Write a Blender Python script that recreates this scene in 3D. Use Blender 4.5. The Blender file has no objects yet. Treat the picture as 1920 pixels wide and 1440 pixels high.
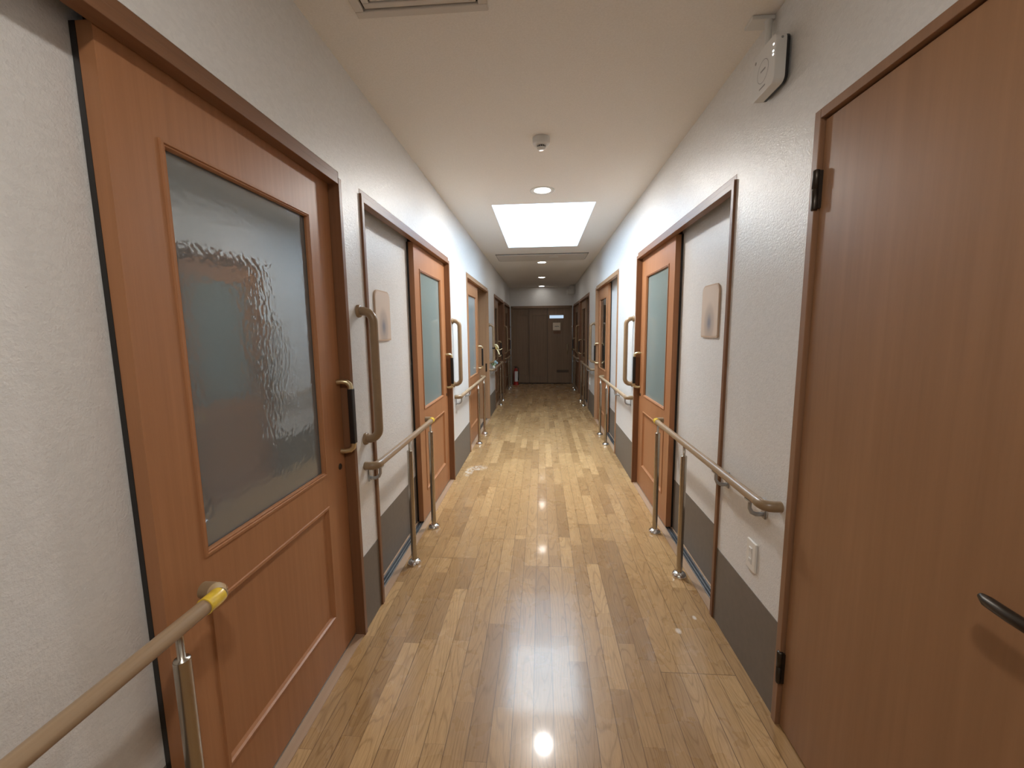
import bpy, bmesh, math, random
from mathutils import Matrix, Vector
random.seed(7)
PI = math.pi
scene = bpy.context.scene
COL = scene.collection

# ------------------------------------------------------------------ dimensions (metres)
WL, WR = -0.833, 0.839          # wall faces
H = 2.516                       # ceiling
YB, YE = -1.6, 11.16            # behind camera, end wall
ZO = 2.06                       # structural top of the openings
BAND = 0.361                    # vinyl kick band height

def wx(side, d=0.0):
    """x coordinate at depth d into the wall of a side (negative d stands out into the corridor)"""
    return WL - d if side < 0 else WR + d

# ------------------------------------------------------------------ materials
def new_mat(name):
    m = bpy.data.materials.new(name); m.use_nodes = True
    nt = m.node_tree; nt.nodes.clear()
    out = nt.nodes.new('ShaderNodeOutputMaterial')
    b = nt.nodes.new('ShaderNodeBsdfPrincipled')
    nt.links.new(b.outputs[0], out.inputs[0])
    return m, nt, b, out

def N(nt, kind, **kw):
    n = nt.nodes.new(kind)
    for k, v in kw.items():
        if k in n.inputs: n.inputs[k].default_value = v
        else: setattr(n, k, v)
    return n

def ramp(nt, fac, stops):
    r = nt.nodes.new('ShaderNodeValToRGB')
    el = r.color_ramp.elements
    while len(el) < len(stops): el.new(0.5)
    for e, (p, c) in zip(el, stops):
        e.position = p; e.color = (*c, 1) if len(c) == 3 else c
    nt.links.new(fac, r.inputs[0])
    return r

def coords(nt, scale=(1, 1, 1), loc=(0, 0, 0), obj=True):
    if obj:
        t = nt.nodes.new('ShaderNodeTexCoord'); s = t.outputs['Object']
    else:
        t = nt.nodes.new('ShaderNodeNewGeometry'); s = t.outputs['Position']
    m = nt.nodes.new('ShaderNodeMapping')
    m.inputs['Scale'].default_value = scale; m.inputs['Location'].default_value = loc
    nt.links.new(s, m.inputs[0])
    return m.outputs[0]

def bump(nt, b, height, strength=0.3, dist=0.002):
    n = nt.nodes.new('ShaderNodeBump')
    n.inputs['Strength'].default_value = strength; n.inputs['Distance'].default_value = dist
    nt.links.new(height, n.inputs['Height']); nt.links.new(n.outputs[0], b.inputs['Normal'])
    return n

def plain(name, col, rough=0.5, metal=0.0, spec=0.5, coat=0.0, noise=0.0):
    m, nt, b, o = new_mat(name)
    b.inputs['Base Color'].default_value = (*col, 1)
    b.inputs['Roughness'].default_value = rough
    b.inputs['Metallic'].default_value = metal
    b.inputs['Specular IOR Level'].default_value = spec
    b.inputs['Coat Weight'].default_value = coat
    if noise:
        n = N(nt, 'ShaderNodeTexNoise', Scale=35.0, Detail=4.0)
        nt.links.new(coords(nt), n.inputs['Vector'])
        r = ramp(nt, n.outputs[0], [(0.3, tuple(c * (1 - noise) for c in col)), (0.7, tuple(min(1, c * (1 + noise)) for c in col))])
        nt.links.new(r.outputs[0], b.inputs['Base Color'])
    return m

def wood(name, dark, light, rough=0.42, streak=55.0, axis='z', spec=0.4, coat=0.0):
    m, nt, b, o = new_mat(name)
    sc = {'z': (streak, streak, 1.6), 'y': (streak, 1.6, streak), 'x': (1.6, streak, streak)}[axis]
    n = N(nt, 'ShaderNodeTexNoise', Scale=1.0, Detail=6.0, Roughness=0.62)
    nt.links.new(coords(nt, sc, obj=False), n.inputs['Vector'])
    n2 = N(nt, 'ShaderNodeTexNoise', Scale=1.0, Detail=2.0)
    nt.links.new(coords(nt, tuple(s * 0.14 for s in sc), obj=False), n2.inputs['Vector'])
    mx = N(nt, 'ShaderNodeMath', operation='ADD')
    a1 = N(nt, 'ShaderNodeMath', operation='MULTIPLY'); a1.inputs[1].default_value = 0.6
    a2 = N(nt, 'ShaderNodeMath', operation='MULTIPLY'); a2.inputs[1].default_value = 0.4
    nt.links.new(n.outputs[0], a1.inputs[0]); nt.links.new(n2.outputs[0], a2.inputs[0])
    nt.links.new(a1.outputs[0], mx.inputs[0]); nt.links.new(a2.outputs[0], mx.inputs[1])
    r = ramp(nt, mx.outputs[0], [(0.32, dark), (0.66, light)])
    nt.links.new(r.outputs[0], b.inputs['Base Color'])
    b.inputs['Roughness'].default_value = rough
    b.inputs['Specular IOR Level'].default_value = spec
    b.inputs['Coat Weight'].default_value = coat
    bump(nt, b, n.outputs[0], 0.25, 0.0006)
    return m

MAT = {}
MAT['door_wood'] = wood('alder_veneer', (0.34, 0.148, 0.062), (0.42, 0.192, 0.086))
MAT['door_wood_h'] = wood('alder_trim_horizontal', (0.18, 0.082, 0.038), (0.24, 0.115, 0.056), axis='y')
MAT['frame_wood'] = wood('alder_frame', (0.18, 0.082, 0.038), (0.24, 0.115, 0.056))
MAT['hinged_wood'] = wood('alder_flush_veneer', (0.265, 0.134, 0.062), (0.34, 0.176, 0.086), streak=34.0)
MAT['brown_wood'] = wood('walnut_brown_sheet', (0.20, 0.128, 0.075), (0.28, 0.180, 0.108))
MAT['brown_dim_leaf'] = wood('brown_dim_door_leaf', (0.22, 0.125, 0.066), (0.28, 0.165, 0.090))  # browner veneer, with the dimness of the far end put into its colour
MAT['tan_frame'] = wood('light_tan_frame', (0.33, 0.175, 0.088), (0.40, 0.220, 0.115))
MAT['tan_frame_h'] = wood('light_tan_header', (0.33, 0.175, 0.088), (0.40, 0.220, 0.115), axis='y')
MAT['sill_wood'] = wood('threshold_wood', (0.36, 0.235, 0.15), (0.44, 0.30, 0.20), axis='y', rough=0.35)
MAT['rail_wood'] = wood('handrail_resin_wood', (0.29, 0.195, 0.117), (0.39, 0.275, 0.172), axis='y', rough=0.33, streak=90)
MAT['rail_resin'] = plain('handrail_fitting_resin', (0.27, 0.185, 0.105), 0.3, noise=0.05)
MAT['bar_resin'] = plain('grab_bar_resin', (0.27, 0.180, 0.100), 0.34, noise=0.06)
MAT['steel'] = plain('brushed_stainless', (0.46, 0.42, 0.36), 0.26, 1.0)
MAT['chrome'] = plain('polished_chrome', (0.8, 0.8, 0.8), 0.12, 1.0)
MAT['alu'] = plain('anodised_aluminium', (0.60, 0.61, 0.62), 0.3, 1.0)
MAT['track_dark'] = plain('track_shadow_rubber', (0.03, 0.032, 0.035), 0.5)
MAT['bracket'] = plain('grey_cast_bracket', (0.42, 0.42, 0.42), 0.4, 0.6)
MAT['brass'] = plain('champagne_handle_metal', (0.62, 0.52, 0.32), 0.28, 0.9)
MAT['grip'] = plain('black_grip', (0.012, 0.010, 0.009), 0.32)
MAT['bronze'] = plain('dark_bronze', (0.06, 0.05, 0.04), 0.35, 0.8)
MAT['white_plastic'] = plain('white_plastic', (0.72, 0.72, 0.70), 0.4)
MAT['white_gloss'] = plain('white_switch_plastic', (0.80, 0.78, 0.73), 0.3)
MAT['grey_plastic'] = plain('grey_plastic', (0.33, 0.33, 0.33), 0.4)
MAT['black_plastic'] = plain('black_plastic', (0.015, 0.015, 0.017), 0.4)
MAT['yellow_tape'] = plain('yellow_tape', (0.80, 0.55, 0.05), 0.25, coat=0.6, noise=0.2)
MAT['clear_tape'] = plain('glossy_clear_tape', (0.60, 0.46, 0.28), 0.12, coat=0.8)
MAT['red_paint'] = plain('red_enamel', (0.40, 0.02, 0.015), 0.3, coat=0.4)
MAT['label_white'] = plain('white_label', (0.75, 0.74, 0.72), 0.5)
MAT['vinyl'] = plain('vinyl_kick_band', (0.165, 0.138, 0.112), 0.55, noise=0.05)
MAT['dark_room'] = plain('unlit_room_paint', (0.30, 0.33, 0.33), 0.8)
MAT['paper'] = plain('cream_paper', (0.85, 0.74, 0.58), 0.7)
MAT['ink'] = plain('dark_ink', (0.05, 0.045, 0.04), 0.6)
MAT['ceil_panel'] = plain('ceiling_panel_paint', (0.66, 0.62, 0.57), 0.6)
MAT['cream_ribbon'] = plain('cream_ribbon', (0.80, 0.70, 0.42), 0.5)
MAT['yellow_cloth'] = plain('yellow_cloth', (0.80, 0.60, 0.12), 0.6)
MAT['leaf_green'] = plain('leaf_green', (0.12, 0.26, 0.06), 0.5)
MAT['petal_blue'] = plain('pale_blue_petal', (0.35, 0.52, 0.62), 0.5)
MAT['petal_white'] = plain('white_petal', (0.78, 0.80, 0.76), 0.5)

def make_wallpaper(name, base):
    m, nt, b, o = new_mat(name)
    v = N(nt, 'ShaderNodeTexVoronoi', Scale=1.0, feature='F1')
    nz = N(nt, 'ShaderNodeTexNoise', Scale=90.0, Detail=2.0)
    c = coords(nt, (100, 75, 115), obj=False)
    nt.links.new(coords(nt, obj=False), nz.inputs['Vector'])
    ad = N(nt, 'ShaderNodeMixRGB', blend_type='ADD'); ad.inputs[0].default_value = 0.9
    nt.links.new(c, ad.inputs[1]); nt.links.new(nz.outputs['Color'], ad.inputs[2])
    nt.links.new(ad.outputs[0], v.inputs['Vector'])
    n = N(nt, 'ShaderNodeTexNoise', Scale=170.0, Detail=3.0, Roughness=0.6)
    nt.links.new(coords(nt, obj=False), n.inputs['Vector'])
    mx = N(nt, 'ShaderNodeMath', operation='MULTIPLY_ADD'); mx.inputs[1].default_value = 0.7
    nt.links.new(v.outputs['Color'], mx.inputs[0]); nt.links.new(n.outputs[0], mx.inputs[2])
    bump(nt, b, mx.outputs[0], 0.75, 0.0020)
    r = ramp(nt, v.outputs['Color'], [(0.0, tuple(x * 0.955 for x in base)), (1.0, tuple(min(1, x * 1.04) for x in base))])
    nt.links.new(r.outputs[0], b.inputs['Base Color'])
    b.inputs['Roughness'].default_value = 0.30
    b.inputs['Specular IOR Level'].default_value = 0.70
    return m
MAT['wallpaper'] = make_wallpaper('embossed_wallpaper', (0.752, 0.745, 0.728))

m, nt, b, o = new_mat('ceiling_paper'); MAT['ceiling'] = m
n = N(nt, 'ShaderNodeTexNoise', Scale=140.0, Detail=3.0, Roughness=0.6)
nt.links.new(coords(nt, obj=False), n.inputs['Vector'])
bump(nt, b, n.outputs[0], 0.45, 0.0012)
r = ramp(nt, n.outputs[0], [(0.3, (0.82, 0.79, 0.745)), (0.7, (0.88, 0.85, 0.805))])
nt.links.new(r.outputs[0], b.inputs['Base Color']); b.inputs['Roughness'].default_value = 0.8

MAT['shaft_white'] = plain('skylight_shaft_white', (0.60, 0.67, 0.73), 0.7)

# glass -------------------------------------------------------------
def make_glass(name, tint, body, scatter, bscale=70.0, bstr=0.16, rough=0.02):
    """obscure glass: fresnel reflection with a rippled skin over a body that partly scatters, partly lets the room show through"""
    m, nt, b, o = new_mat(name); nt.nodes.remove(b)
    n = N(nt, 'ShaderNodeTexNoise', Scale=1.0, Detail=0.5, Roughness=0.4)
    nt.links.new(coords(nt, (bscale, bscale, bscale * 0.8), obj=False), n.inputs['Vector'])
    bp = nt.nodes.new('ShaderNodeBump'); bp.inputs['Strength'].default_value = bstr; bp.inputs['Distance'].default_value = 0.002
    nt.links.new(n.outputs[0], bp.inputs['Height'])
    gl = nt.nodes.new('ShaderNodeBsdfGlossy'); gl.inputs['Roughness'].default_value = rough; nt.links.new(bp.outputs[0], gl.inputs['Normal'])
    fr = nt.nodes.new('ShaderNodeFresnel'); fr.inputs[0].default_value = 2.35; nt.links.new(bp.outputs[0], fr.inputs['Normal'])
    tr = nt.nodes.new('ShaderNodeBsdfTransparent'); tr.inputs[0].default_value = (*tint, 1)
    df = nt.nodes.new('ShaderNodeBsdfDiffuse'); df.inputs[0].default_value = (*body, 1)
    tl = nt.nodes.new('ShaderNodeBsdfTranslucent'); tl.inputs[0].default_value = (*body, 1)
    m1 = nt.nodes.new('ShaderNodeMixShader'); m1.inputs[0].default_value = 0.35
    nt.links.new(df.outputs[0], m1.inputs[1]); nt.links.new(tl.outputs[0], m1.inputs[2])
    m2 = nt.nodes.new('ShaderNodeMixShader'); m2.inputs[0].default_value = scatter
    nt.links.new(tr.outputs[0], m2.inputs[1]); nt.links.new(m1.outputs[0], m2.inputs[2])
    m3 = nt.nodes.new('ShaderNodeMixShader'); nt.links.new(fr.outputs[0], m3.inputs[0])
    nt.links.new(m2.outputs[0], m3.inputs[1]); nt.links.new(gl.outputs[0], m3.inputs[2]); nt.links.new(m3.outputs[0], o.inputs[0])
    return m
MAT['glass'] = make_glass('grey_rippled_glass', (0.55, 0.60, 0.62), (0.40, 0.455, 0.475), 0.55, 80.0, 0.21)
MAT['glass_teal'] = make_glass('teal_rippled_glass', (0.50, 0.62, 0.60), (0.56, 0.69, 0.67), 0.66, 70.0, 0.20)
MAT['glass_pale'] = make_glass('pale_satin_glass', (0.86, 0.93, 0.91), (0.84, 0.90, 0.87), 0.62, 85.0, 0.05)
MAT['glass_clear'] = make_glass('clear_brownish_glass', (0.75, 0.74, 0.68), (0.22, 0.20, 0.16), 0.20, 85.0, 0.05)  # brown reflected from the opposite side is put into the glass colour

m, nt, b, o = new_mat('clear_skylight_pane'); MAT['sky_pane'] = m
tr = nt.nodes.new('ShaderNodeBsdfTransparent'); tr.inputs[0].default_value = (0.95, 0.98, 1, 1)
gl = nt.nodes.new('ShaderNodeBsdfGlossy'); gl.inputs['Roughness'].default_value = 0.05
mix = nt.nodes.new('ShaderNodeMixShader'); mix.inputs[0].default_value = 0.06
nt.links.new(tr.outputs[0], mix.inputs[1]); nt.links.new(gl.outputs[0], mix.inputs[2]); nt.links.new(mix.outputs[0], o.inputs[0])

def emis(name, col, s):
    m, nt, b, o = new_mat(name)
    e = nt.nodes.new('ShaderNodeEmission'); e.inputs[0].default_value = (*col, 1); e.inputs[1].default_value = s
    nt.links.new(e.outputs[0], o.inputs[0])
    return m
MAT['lamp_near'] = emis('lit_lamp_lens', (1.0, 0.96, 0.90), 5.0)
MAT['lit_plate'] = emis('backlit_plate', (0.62, 0.80, 1.0), 0.22)
MAT['led'] = emis('status_light', (1.0, 0.97, 0.9), 1.6)

# nameplate with a soft, unreadable picture --------------------------
m, nt, b, o = new_mat('nameplate_board'); MAT['nameplate'] = m
t = nt.nodes.new('ShaderNodeTexCoord')
sep = nt.nodes.new('ShaderNodeSeparateXYZ'); nt.links.new(t.outputs['Object'], sep.inputs[0])
mp = nt.nodes.new('ShaderNodeMapping'); mp.inputs['Scale'].default_value = (0, 12.0, 8.0); mp.inputs['Location'].default_value = (0, 0, 0.50)
nt.links.new(t.outputs['Object'], mp.inputs[0])
g = nt.nodes.new('ShaderNodeTexGradient'); g.gradient_type = 'SPHERICAL'; nt.links.new(mp.outputs[0], g.inputs[0])
r = ramp(nt, g.outputs['Fac'], [(0.0, (0.60, 0.49, 0.40)), (0.45, (0.44, 0.36, 0.30)), (1.0, (0.20, 0.20, 0.23))])
r.color_ramp.interpolation = 'EASE'
nt.links.new(r.outputs[0], b.inputs['Base Color']); b.inputs['Roughness'].default_value = 0.5
MAT['plate_edge'] = plain('nameplate_pale_wood', (0.52, 0.38, 0.27), 0.45)

# floor ----------------------------------------------------------------
def math_(nt, op, a, bb=None, c=None):
    n = nt.nodes.new('ShaderNodeMath'); n.operation = op
    for i, v in enumerate((a, bb, c)):
        if v is None: continue
        if isinstance(v, (int, float)): n.inputs[i].default_value = v
        else: nt.links.new(v, n.inputs[i])
    return n.outputs[0]

m, nt, b, o = new_mat('oak_strip_flooring'); MAT['floor'] = m
geo = nt.nodes.new('ShaderNodeNewGeometry')
sep = nt.nodes.new('ShaderNodeSeparateXYZ'); nt.links.new(geo.outputs['Position'], sep.inputs[0])
X, Y = sep.outputs[0], sep.outputs[1]
SW = 0.0745
sx_ = math_(nt, 'DIVIDE', math_(nt, 'ADD', X, 0.033 + 40 * SW), SW)
strip = math_(nt, 'FLOOR', sx_)
fx = math_(nt, 'FRACT', sx_)
# a board is four strips wide; its butt joints fall together, the short blocks inside it do not
board = math_(nt, 'FLOOR', math_(nt, 'DIVIDE', math_(nt, 'ADD', strip, 1.0), 4.0))
wb = N(nt, 'ShaderNodeTexWhiteNoise', noise_dimensions='1D'); nt.links.new(board, wb.inputs['W'])
ws = N(nt, 'ShaderNodeTexWhiteNoise', noise_dimensions='1D'); nt.links.new(strip, ws.inputs['W'])
yb = math_(nt, 'DIVIDE', math_(nt, 'ADD', Y, math_(nt, 'MULTIPLY', wb.outputs['Value'], 1.8)), 1.8)
fyb = math_(nt, 'FRACT', yb)
bi = math_(nt, 'FLOOR', yb)
# block boundaries: distort Y a little per strip so blocks vary in length
yd = math_(nt, 'ADD', math_(nt, 'MULTIPLY', Y, 1.55), math_(nt, 'MULTIPLY', ws.outputs['Value'], 7.3))
yd = math_(nt, 'ADD', yd, math_(nt, 'MULTIPLY', math_(nt, 'SINE', math_(nt, 'ADD', math_(nt, 'MULTIPLY', Y, 2.3), math_(nt, 'MULTIPLY', ws.outputs['Value'], 30.0))), 0.36))
blk = math_(nt, 'FLOOR', yd); fyk = math_(nt, 'FRACT', yd)
cid = nt.nodes.new('ShaderNodeCombineXYZ')
nt.links.new(strip, cid.inputs[0]); nt.links.new(blk, cid.inputs[1]); nt.links.new(bi, cid.inputs[2])
wn = N(nt, 'ShaderNodeTexWhiteNoise', noise_dimensions='3D'); nt.links.new(cid.outputs[0], wn.inputs['Vector'])
# grain: stretched noise drives rings (cathedrals)
gv = nt.nodes.new('ShaderNodeCombineXYZ')
nt.links.new(math_(nt, 'MULTIPLY', X, 14.0), gv.inputs[0]); nt.links.new(math_(nt, 'MULTIPLY', Y, 1.7), gv.inputs[1])
nt.links.new(math_(nt, 'MULTIPLY', wn.outputs['Value'], 60.0), gv.inputs[2])
gn = N(nt, 'ShaderNodeTexNoise', Scale=1.0, Detail=0.6, Roughness=0.3); nt.links.new(gv.outputs[0], gn.inputs['Vector'])
rings = math_(nt, 'PINGPONG', math_(nt, 'MULTIPLY', gn.outputs[0], 26.0), 1.0)
fv = nt.nodes.new('ShaderNodeCombineXYZ')
nt.links.new(math_(nt, 'MULTIPLY', X, 420.0), fv.inputs[0]); nt.links.new(math_(nt, 'MULTIPLY', Y, 16.0), fv.inputs[1])
nt.links.new(math_(nt, 'MULTIPLY', wn.outputs['Value'], 90.0), fv.inputs[2])
fn = N(nt, 'ShaderNodeTexNoise', Scale=1.0, Detail=3.0, Roughness=0.6); nt.links.new(fv.outputs[0], fn.inputs['Vector'])
base = ramp(nt, wn.outputs['Value'], [(0.0, (0.33, 0.193, 0.085)), (0.4, (0.42, 0.254, 0.115)), (0.8, (0.465, 0.287, 0.132)), (1.0, (0.53, 0.334, 0.157))])
gr = ramp(nt, rings, [(0.0, (0.66, 0.62, 0.57)), (0.30, (1, 1, 1)), (1.0, (1.03, 1.03, 1.03))])
mg = N(nt, 'ShaderNodeMixRGB', blend_type='MULTIPLY'); mg.inputs[0].default_value = 0.72
nt.links.new(base.outputs[0], mg.inputs[1]); nt.links.new(gr.outputs[0], mg.inputs[2])
fr = ramp(nt, fn.outputs[0], [(0.36, (0.76, 0.73, 0.70)), (0.58, (1.04, 1.04, 1.04))])
mf = N(nt, 'ShaderNodeMixRGB', blend_type='MULTIPLY'); mf.inputs[0].default_value = 0.7
nt.links.new(mg.outputs[0], mf.inputs[1]); nt.links.new(fr.outputs[0], mf.inputs[2])
# joints
ex = math_(nt, 'LESS_THAN', math_(nt, 'MINIMUM', fx, math_(nt, 'SUBTRACT', 1.0, fx)), 0.021)
strong = N(nt, 'ShaderNodeTexWhiteNoise', noise_dimensions='1D'); nt.links.new(math_(nt, 'ADD', math_(nt, 'ROUND', sx_), 0.37), strong.inputs['W'])
ey = math_(nt, 'LESS_THAN', fyk, 0.003)
eb = math_(nt, 'LESS_THAN', fyb, 0.0014)
edge = math_(nt, 'MAXIMUM', math_(nt, 'MULTIPLY', ex, math_(nt, 'MULTIPLY_ADD', strong.outputs['Value'], 0.4, 0.6)), math_(nt, 'MAXIMUM', math_(nt, 'MULTIPLY', ey, 0.35), eb))
me = N(nt, 'ShaderNodeMixRGB', blend_type='MIX'); me.inputs[2].default_value = (0.10, 0.052, 0.024, 1)
nt.links.new(math_(nt, 'MULTIPLY', edge, 0.85), me.inputs[0]); nt.links.new(mf.outputs[0], me.inputs[1])
# worn pale scuffs of a definite shape
def spot(cx, cy, rx, ry):
    a = math_(nt, 'DIVIDE', math_(nt, 'SUBTRACT', X, cx), rx); c = math_(nt, 'DIVIDE', math_(nt, 'SUBTRACT', Y, cy), ry)
    d = math_(nt, 'ADD', math_(nt, 'MULTIPLY', a, a), math_(nt, 'MULTIPLY', c, c))
    return math_(nt, 'MAXIMUM', math_(nt, 'SUBTRACT', 1.0, d), 0.0)
sn = N(nt, 'ShaderNodeTexNoise', Scale=38.0, Detail=3.0); nt.links.new(geo.outputs['Position'], sn.inputs['Vector'])
sp = math_(nt, 'ADD', spot(0.637, 1.848, 0.016, 0.022), math_(nt, 'ADD', spot(0.744, 1.945, 0.011, 0.018),
     math_(nt, 'MULTIPLY', math_(nt, 'ADD', spot(-0.73, 4.03, 0.05, 0.16), spot(-0.65, 4.15, 0.10, 0.09)), math_(nt, 'MULTIPLY', math_(nt, 'GREATER_THAN', sn.outputs[0], 0.5), 0.9))))
ms = N(nt, 'ShaderNodeMixRGB', blend_type='MIX'); ms.inputs[2].default_value = (0.74, 0.66, 0.58, 1)
nt.links.new(math_(nt, 'MINIMUM', math_(nt, 'MULTIPLY', sp, 0.8), 0.7), ms.inputs[0]); nt.links.new(me.outputs[0], ms.inputs[1])
nt.links.new(ms.outputs[0], b.inputs['Base Color'])
rn = N(nt, 'ShaderNodeTexNoise', Scale=7.0, Detail=4.0); nt.links.new(geo.outputs['Position'], rn.inputs['Vector'])
nt.links.new(math_(nt, 'MULTIPLY_ADD', rn.outputs[0], 0.12, 0.22), b.inputs['Roughness'])
b.inputs['Specular IOR Level'].default_value = 0.26
b.inputs['Coat Weight'].default_value = 0.17; b.inputs['Coat Roughness'].default_value = 0.075
hb = math_(nt, 'SUBTRACT', math_(nt, 'MULTIPLY', fn.outputs[0], 0.35), edge)
bump(nt, b, hb, 0.06, 0.0006)

# ------------------------------------------------------------------ mesh builder
class MB:
    def __init__(s): s.v = []; s.f = []; s.sm = []
    def add(s, vs, fs, smooth=False):
        o = len(s.v); s.v += [tuple(p) for p in vs]; s.f += [tuple(i + o for i in f) for f in fs]; s.sm += [smooth] * len(fs)
        return s
    def box(s, x0, x1, y0, y1, z0, z1):
        x0, x1 = sorted((x0, x1)); y0, y1 = sorted((y0, y1)); z0, z1 = sorted((z0, z1))
        return s.add([(x0, y0, z0), (x1, y0, z0), (x1, y1, z0), (x0, y1, z0), (x0, y0, z1), (x1, y0, z1), (x1, y1, z1), (x0, y1, z1)],
                     [(3, 2, 1, 0), (4, 5, 6, 7), (0, 1, 5, 4), (1, 2, 6, 5), (2, 3, 7, 6), (3, 0, 4, 7)])
    def tube(s, pts, r, seg=20, caps=True, radii=None, flat=1.0):
        P = [Vector(p) for p in pts]; n = len(P); rings = []
        t0 = (P[1] - P[0]).normalized()
        up = Vector((0, 0, 1)) if abs(t0.z) < 0.9 else Vector((1, 0, 0))
        u = t0.cross(up).normalized(); w = u.cross(t0)
        prev = t0
        for i in range(n):
            if i == 0: t = t0
            elif i == n - 1: t = (P[i] - P[i - 1]).normalized()
            else: t = ((P[i + 1] - P[i]).normalized() + (P[i] - P[i - 1]).normalized()).normalized()
            q = prev.rotation_difference(t); u = q @ u; w = q @ w; prev = t
            rr = radii[i] if radii else r
            rings.append([P[i] + (u * math.cos(a) + w * math.sin(a) * flat) * rr for a in (2 * PI * k / seg for k in range(seg))])
        vs = [p for rg in rings for p in rg]; fs = []
        for i in range(n - 1):
            for k in range(seg):
                a = i * seg + k; b2 = i * seg + (k + 1) % seg
                fs.append((a, b2, b2 + seg, a + seg))
        s.add(vs, fs, True)
        if caps:
            s.add(rings[0], [tuple(range(seg))[::-1]]); s.add(rings[-1], [tuple(range(seg))])
        return s
    def lathe(s, prof, c, axis='z', seg=32, sharp=False):
        """prof: list of (r, h)"""
        vs = []; fs = []; c = Vector(c)
        ax = {'z': (Vector((1, 0, 0)), Vector((0, 1, 0)), Vector((0, 0, 1))), 'x': (Vector((0, 1, 0)), Vector((0, 0, 1)), Vector((1, 0, 0))),
              '-x': (Vector((0, 0, 1)), Vector((0, 1, 0)), Vector((-1, 0, 0))), '-z': (Vector((0, 1, 0)), Vector((1, 0, 0)), Vector((0, 0, -1))),
              '-y': (Vector((1, 0, 0)), Vector((0, 0, 1)), Vector((0, -1, 0)))}[axis]
        for r, h in prof:
            for k in range(seg):
                a = 2 * PI * k / seg
                vs.append(c + ax[0] * (r * math.cos(a)) + ax[1] * (r * math.sin(a)) + ax[2] * h)
        for i in range(len(prof) - 1):
            for k in range(seg):
                a = i * seg + k; b2 = i * seg + (k + 1) % seg
                fs.append((a, b2, b2 + seg, a + seg))
        s.add(vs, fs, not sharp); return s
    def prism(s, poly, d0, d1, fn):
        """poly in (p,q), extruded d0..d1, fn(p,q,d)->xyz"""
        n = len(poly)
        vs = [fn(p, q, d0) for p, q in poly] + [fn(p, q, d1) for p, q in poly]
        fs = [tuple(range(n))[::-1], tuple(range(n, 2 * n))] + [(i, (i + 1) % n, (i + 1) % n + n, i + n) for i in range(n)]
        return s.add(vs, fs)
    def frame(s, y0, y1, z0, z1, prof, side, dd=0.0):
        """mitred moulding round a rectangle on a wall side; prof: (offset inward, depth d into wall)"""
        vs = []; fs = []
        for o_, d in prof:
            x = wx(side, d + dd)
            vs += [(x, y0 + o_, z0 + o_), (x, y1 - o_, z0 + o_), (x, y1 - o_, z1 - o_), (x, y0 + o_, z1 - o_)]
        for i in range(len(prof) - 1):
            for k in range(4):
                a = i * 4 + k; b2 = i * 4 + (k + 1) % 4
                fs.append((a, b2, b2 + 4, a + 4))
        return s.add(vs, fs)
    def build(s, name, mat, parent=None, bevel=0.0, loc=None, seg=2):
        me_ = bpy.data.meshes.new(name)
        off = Vector((0, 0, 0))
        if parent is not None: off = wloc(parent)
        elif loc is not None: off = Vector(loc)
        me_.from_pydata([tuple(Vector(p) - off) for p in s.v], [], s.f)
        for p, sm in zip(me_.polygons, s.sm): p.use_smooth = sm
        bm_ = bmesh.new(); bm_.from_mesh(me_); bmesh.ops.recalc_face_normals(bm_, faces=bm_.faces); bm_.to_mesh(me_); bm_.free()
        me_.materials.append(mat if not isinstance(mat, str) else MAT[mat])
        ob = bpy.data.objects.new(name, me_); COL.objects.link(ob)
        if parent is not None: ob.parent = parent
        elif loc is not None: ob.location = loc
        if bevel:
            md = ob.modifiers.new('bevel', 'BEVEL'); md.width = bevel; md.segments = seg; md.limit_method = 'ANGLE'; md.angle_limit = math.radians(40)
        return ob

def wloc(o):
    v = Vector((0, 0, 0))
    while o is not None: v += o.location; o = o.parent
    return v
def tag(o, label, cat, group=None, kind=None):
    o['label'] = label; o['category'] = cat
    if group: o['group'] = group
    if kind: o['kind'] = kind
    return o
def empty(name, loc, label, cat, group=None, kind=None):
    o = bpy.data.objects.new(name, None); COL.objects.link(o); o.location = loc; o.empty_display_size = 0.05
    return tag(o, label, cat, group, kind)
def arc(c, r, a0, a1, n, f):
    return [f(c[0] + r * math.cos(a0 + (a1 - a0) * i / n), c[1] + r * math.sin(a0 + (a1 - a0) * i / n)) for i in range(n + 1)]

# ------------------------------------------------------------------ door layout (near, far outer edges of the frame)
DOORS_L = [(-0.09, 1.766), (1.962, 3.820), (4.715, 6.607), (7.482, 9.335), (9.445, 11.085)]
DOORS_R = [(1.955, 3.816), (4.707, 6.593), (7.490, 9.335), (9.445, 11.085)]
HING = (0.555, 1.418)            # hinged door on the right, outer frame
TH = 0.20                        # wall thickness

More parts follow.
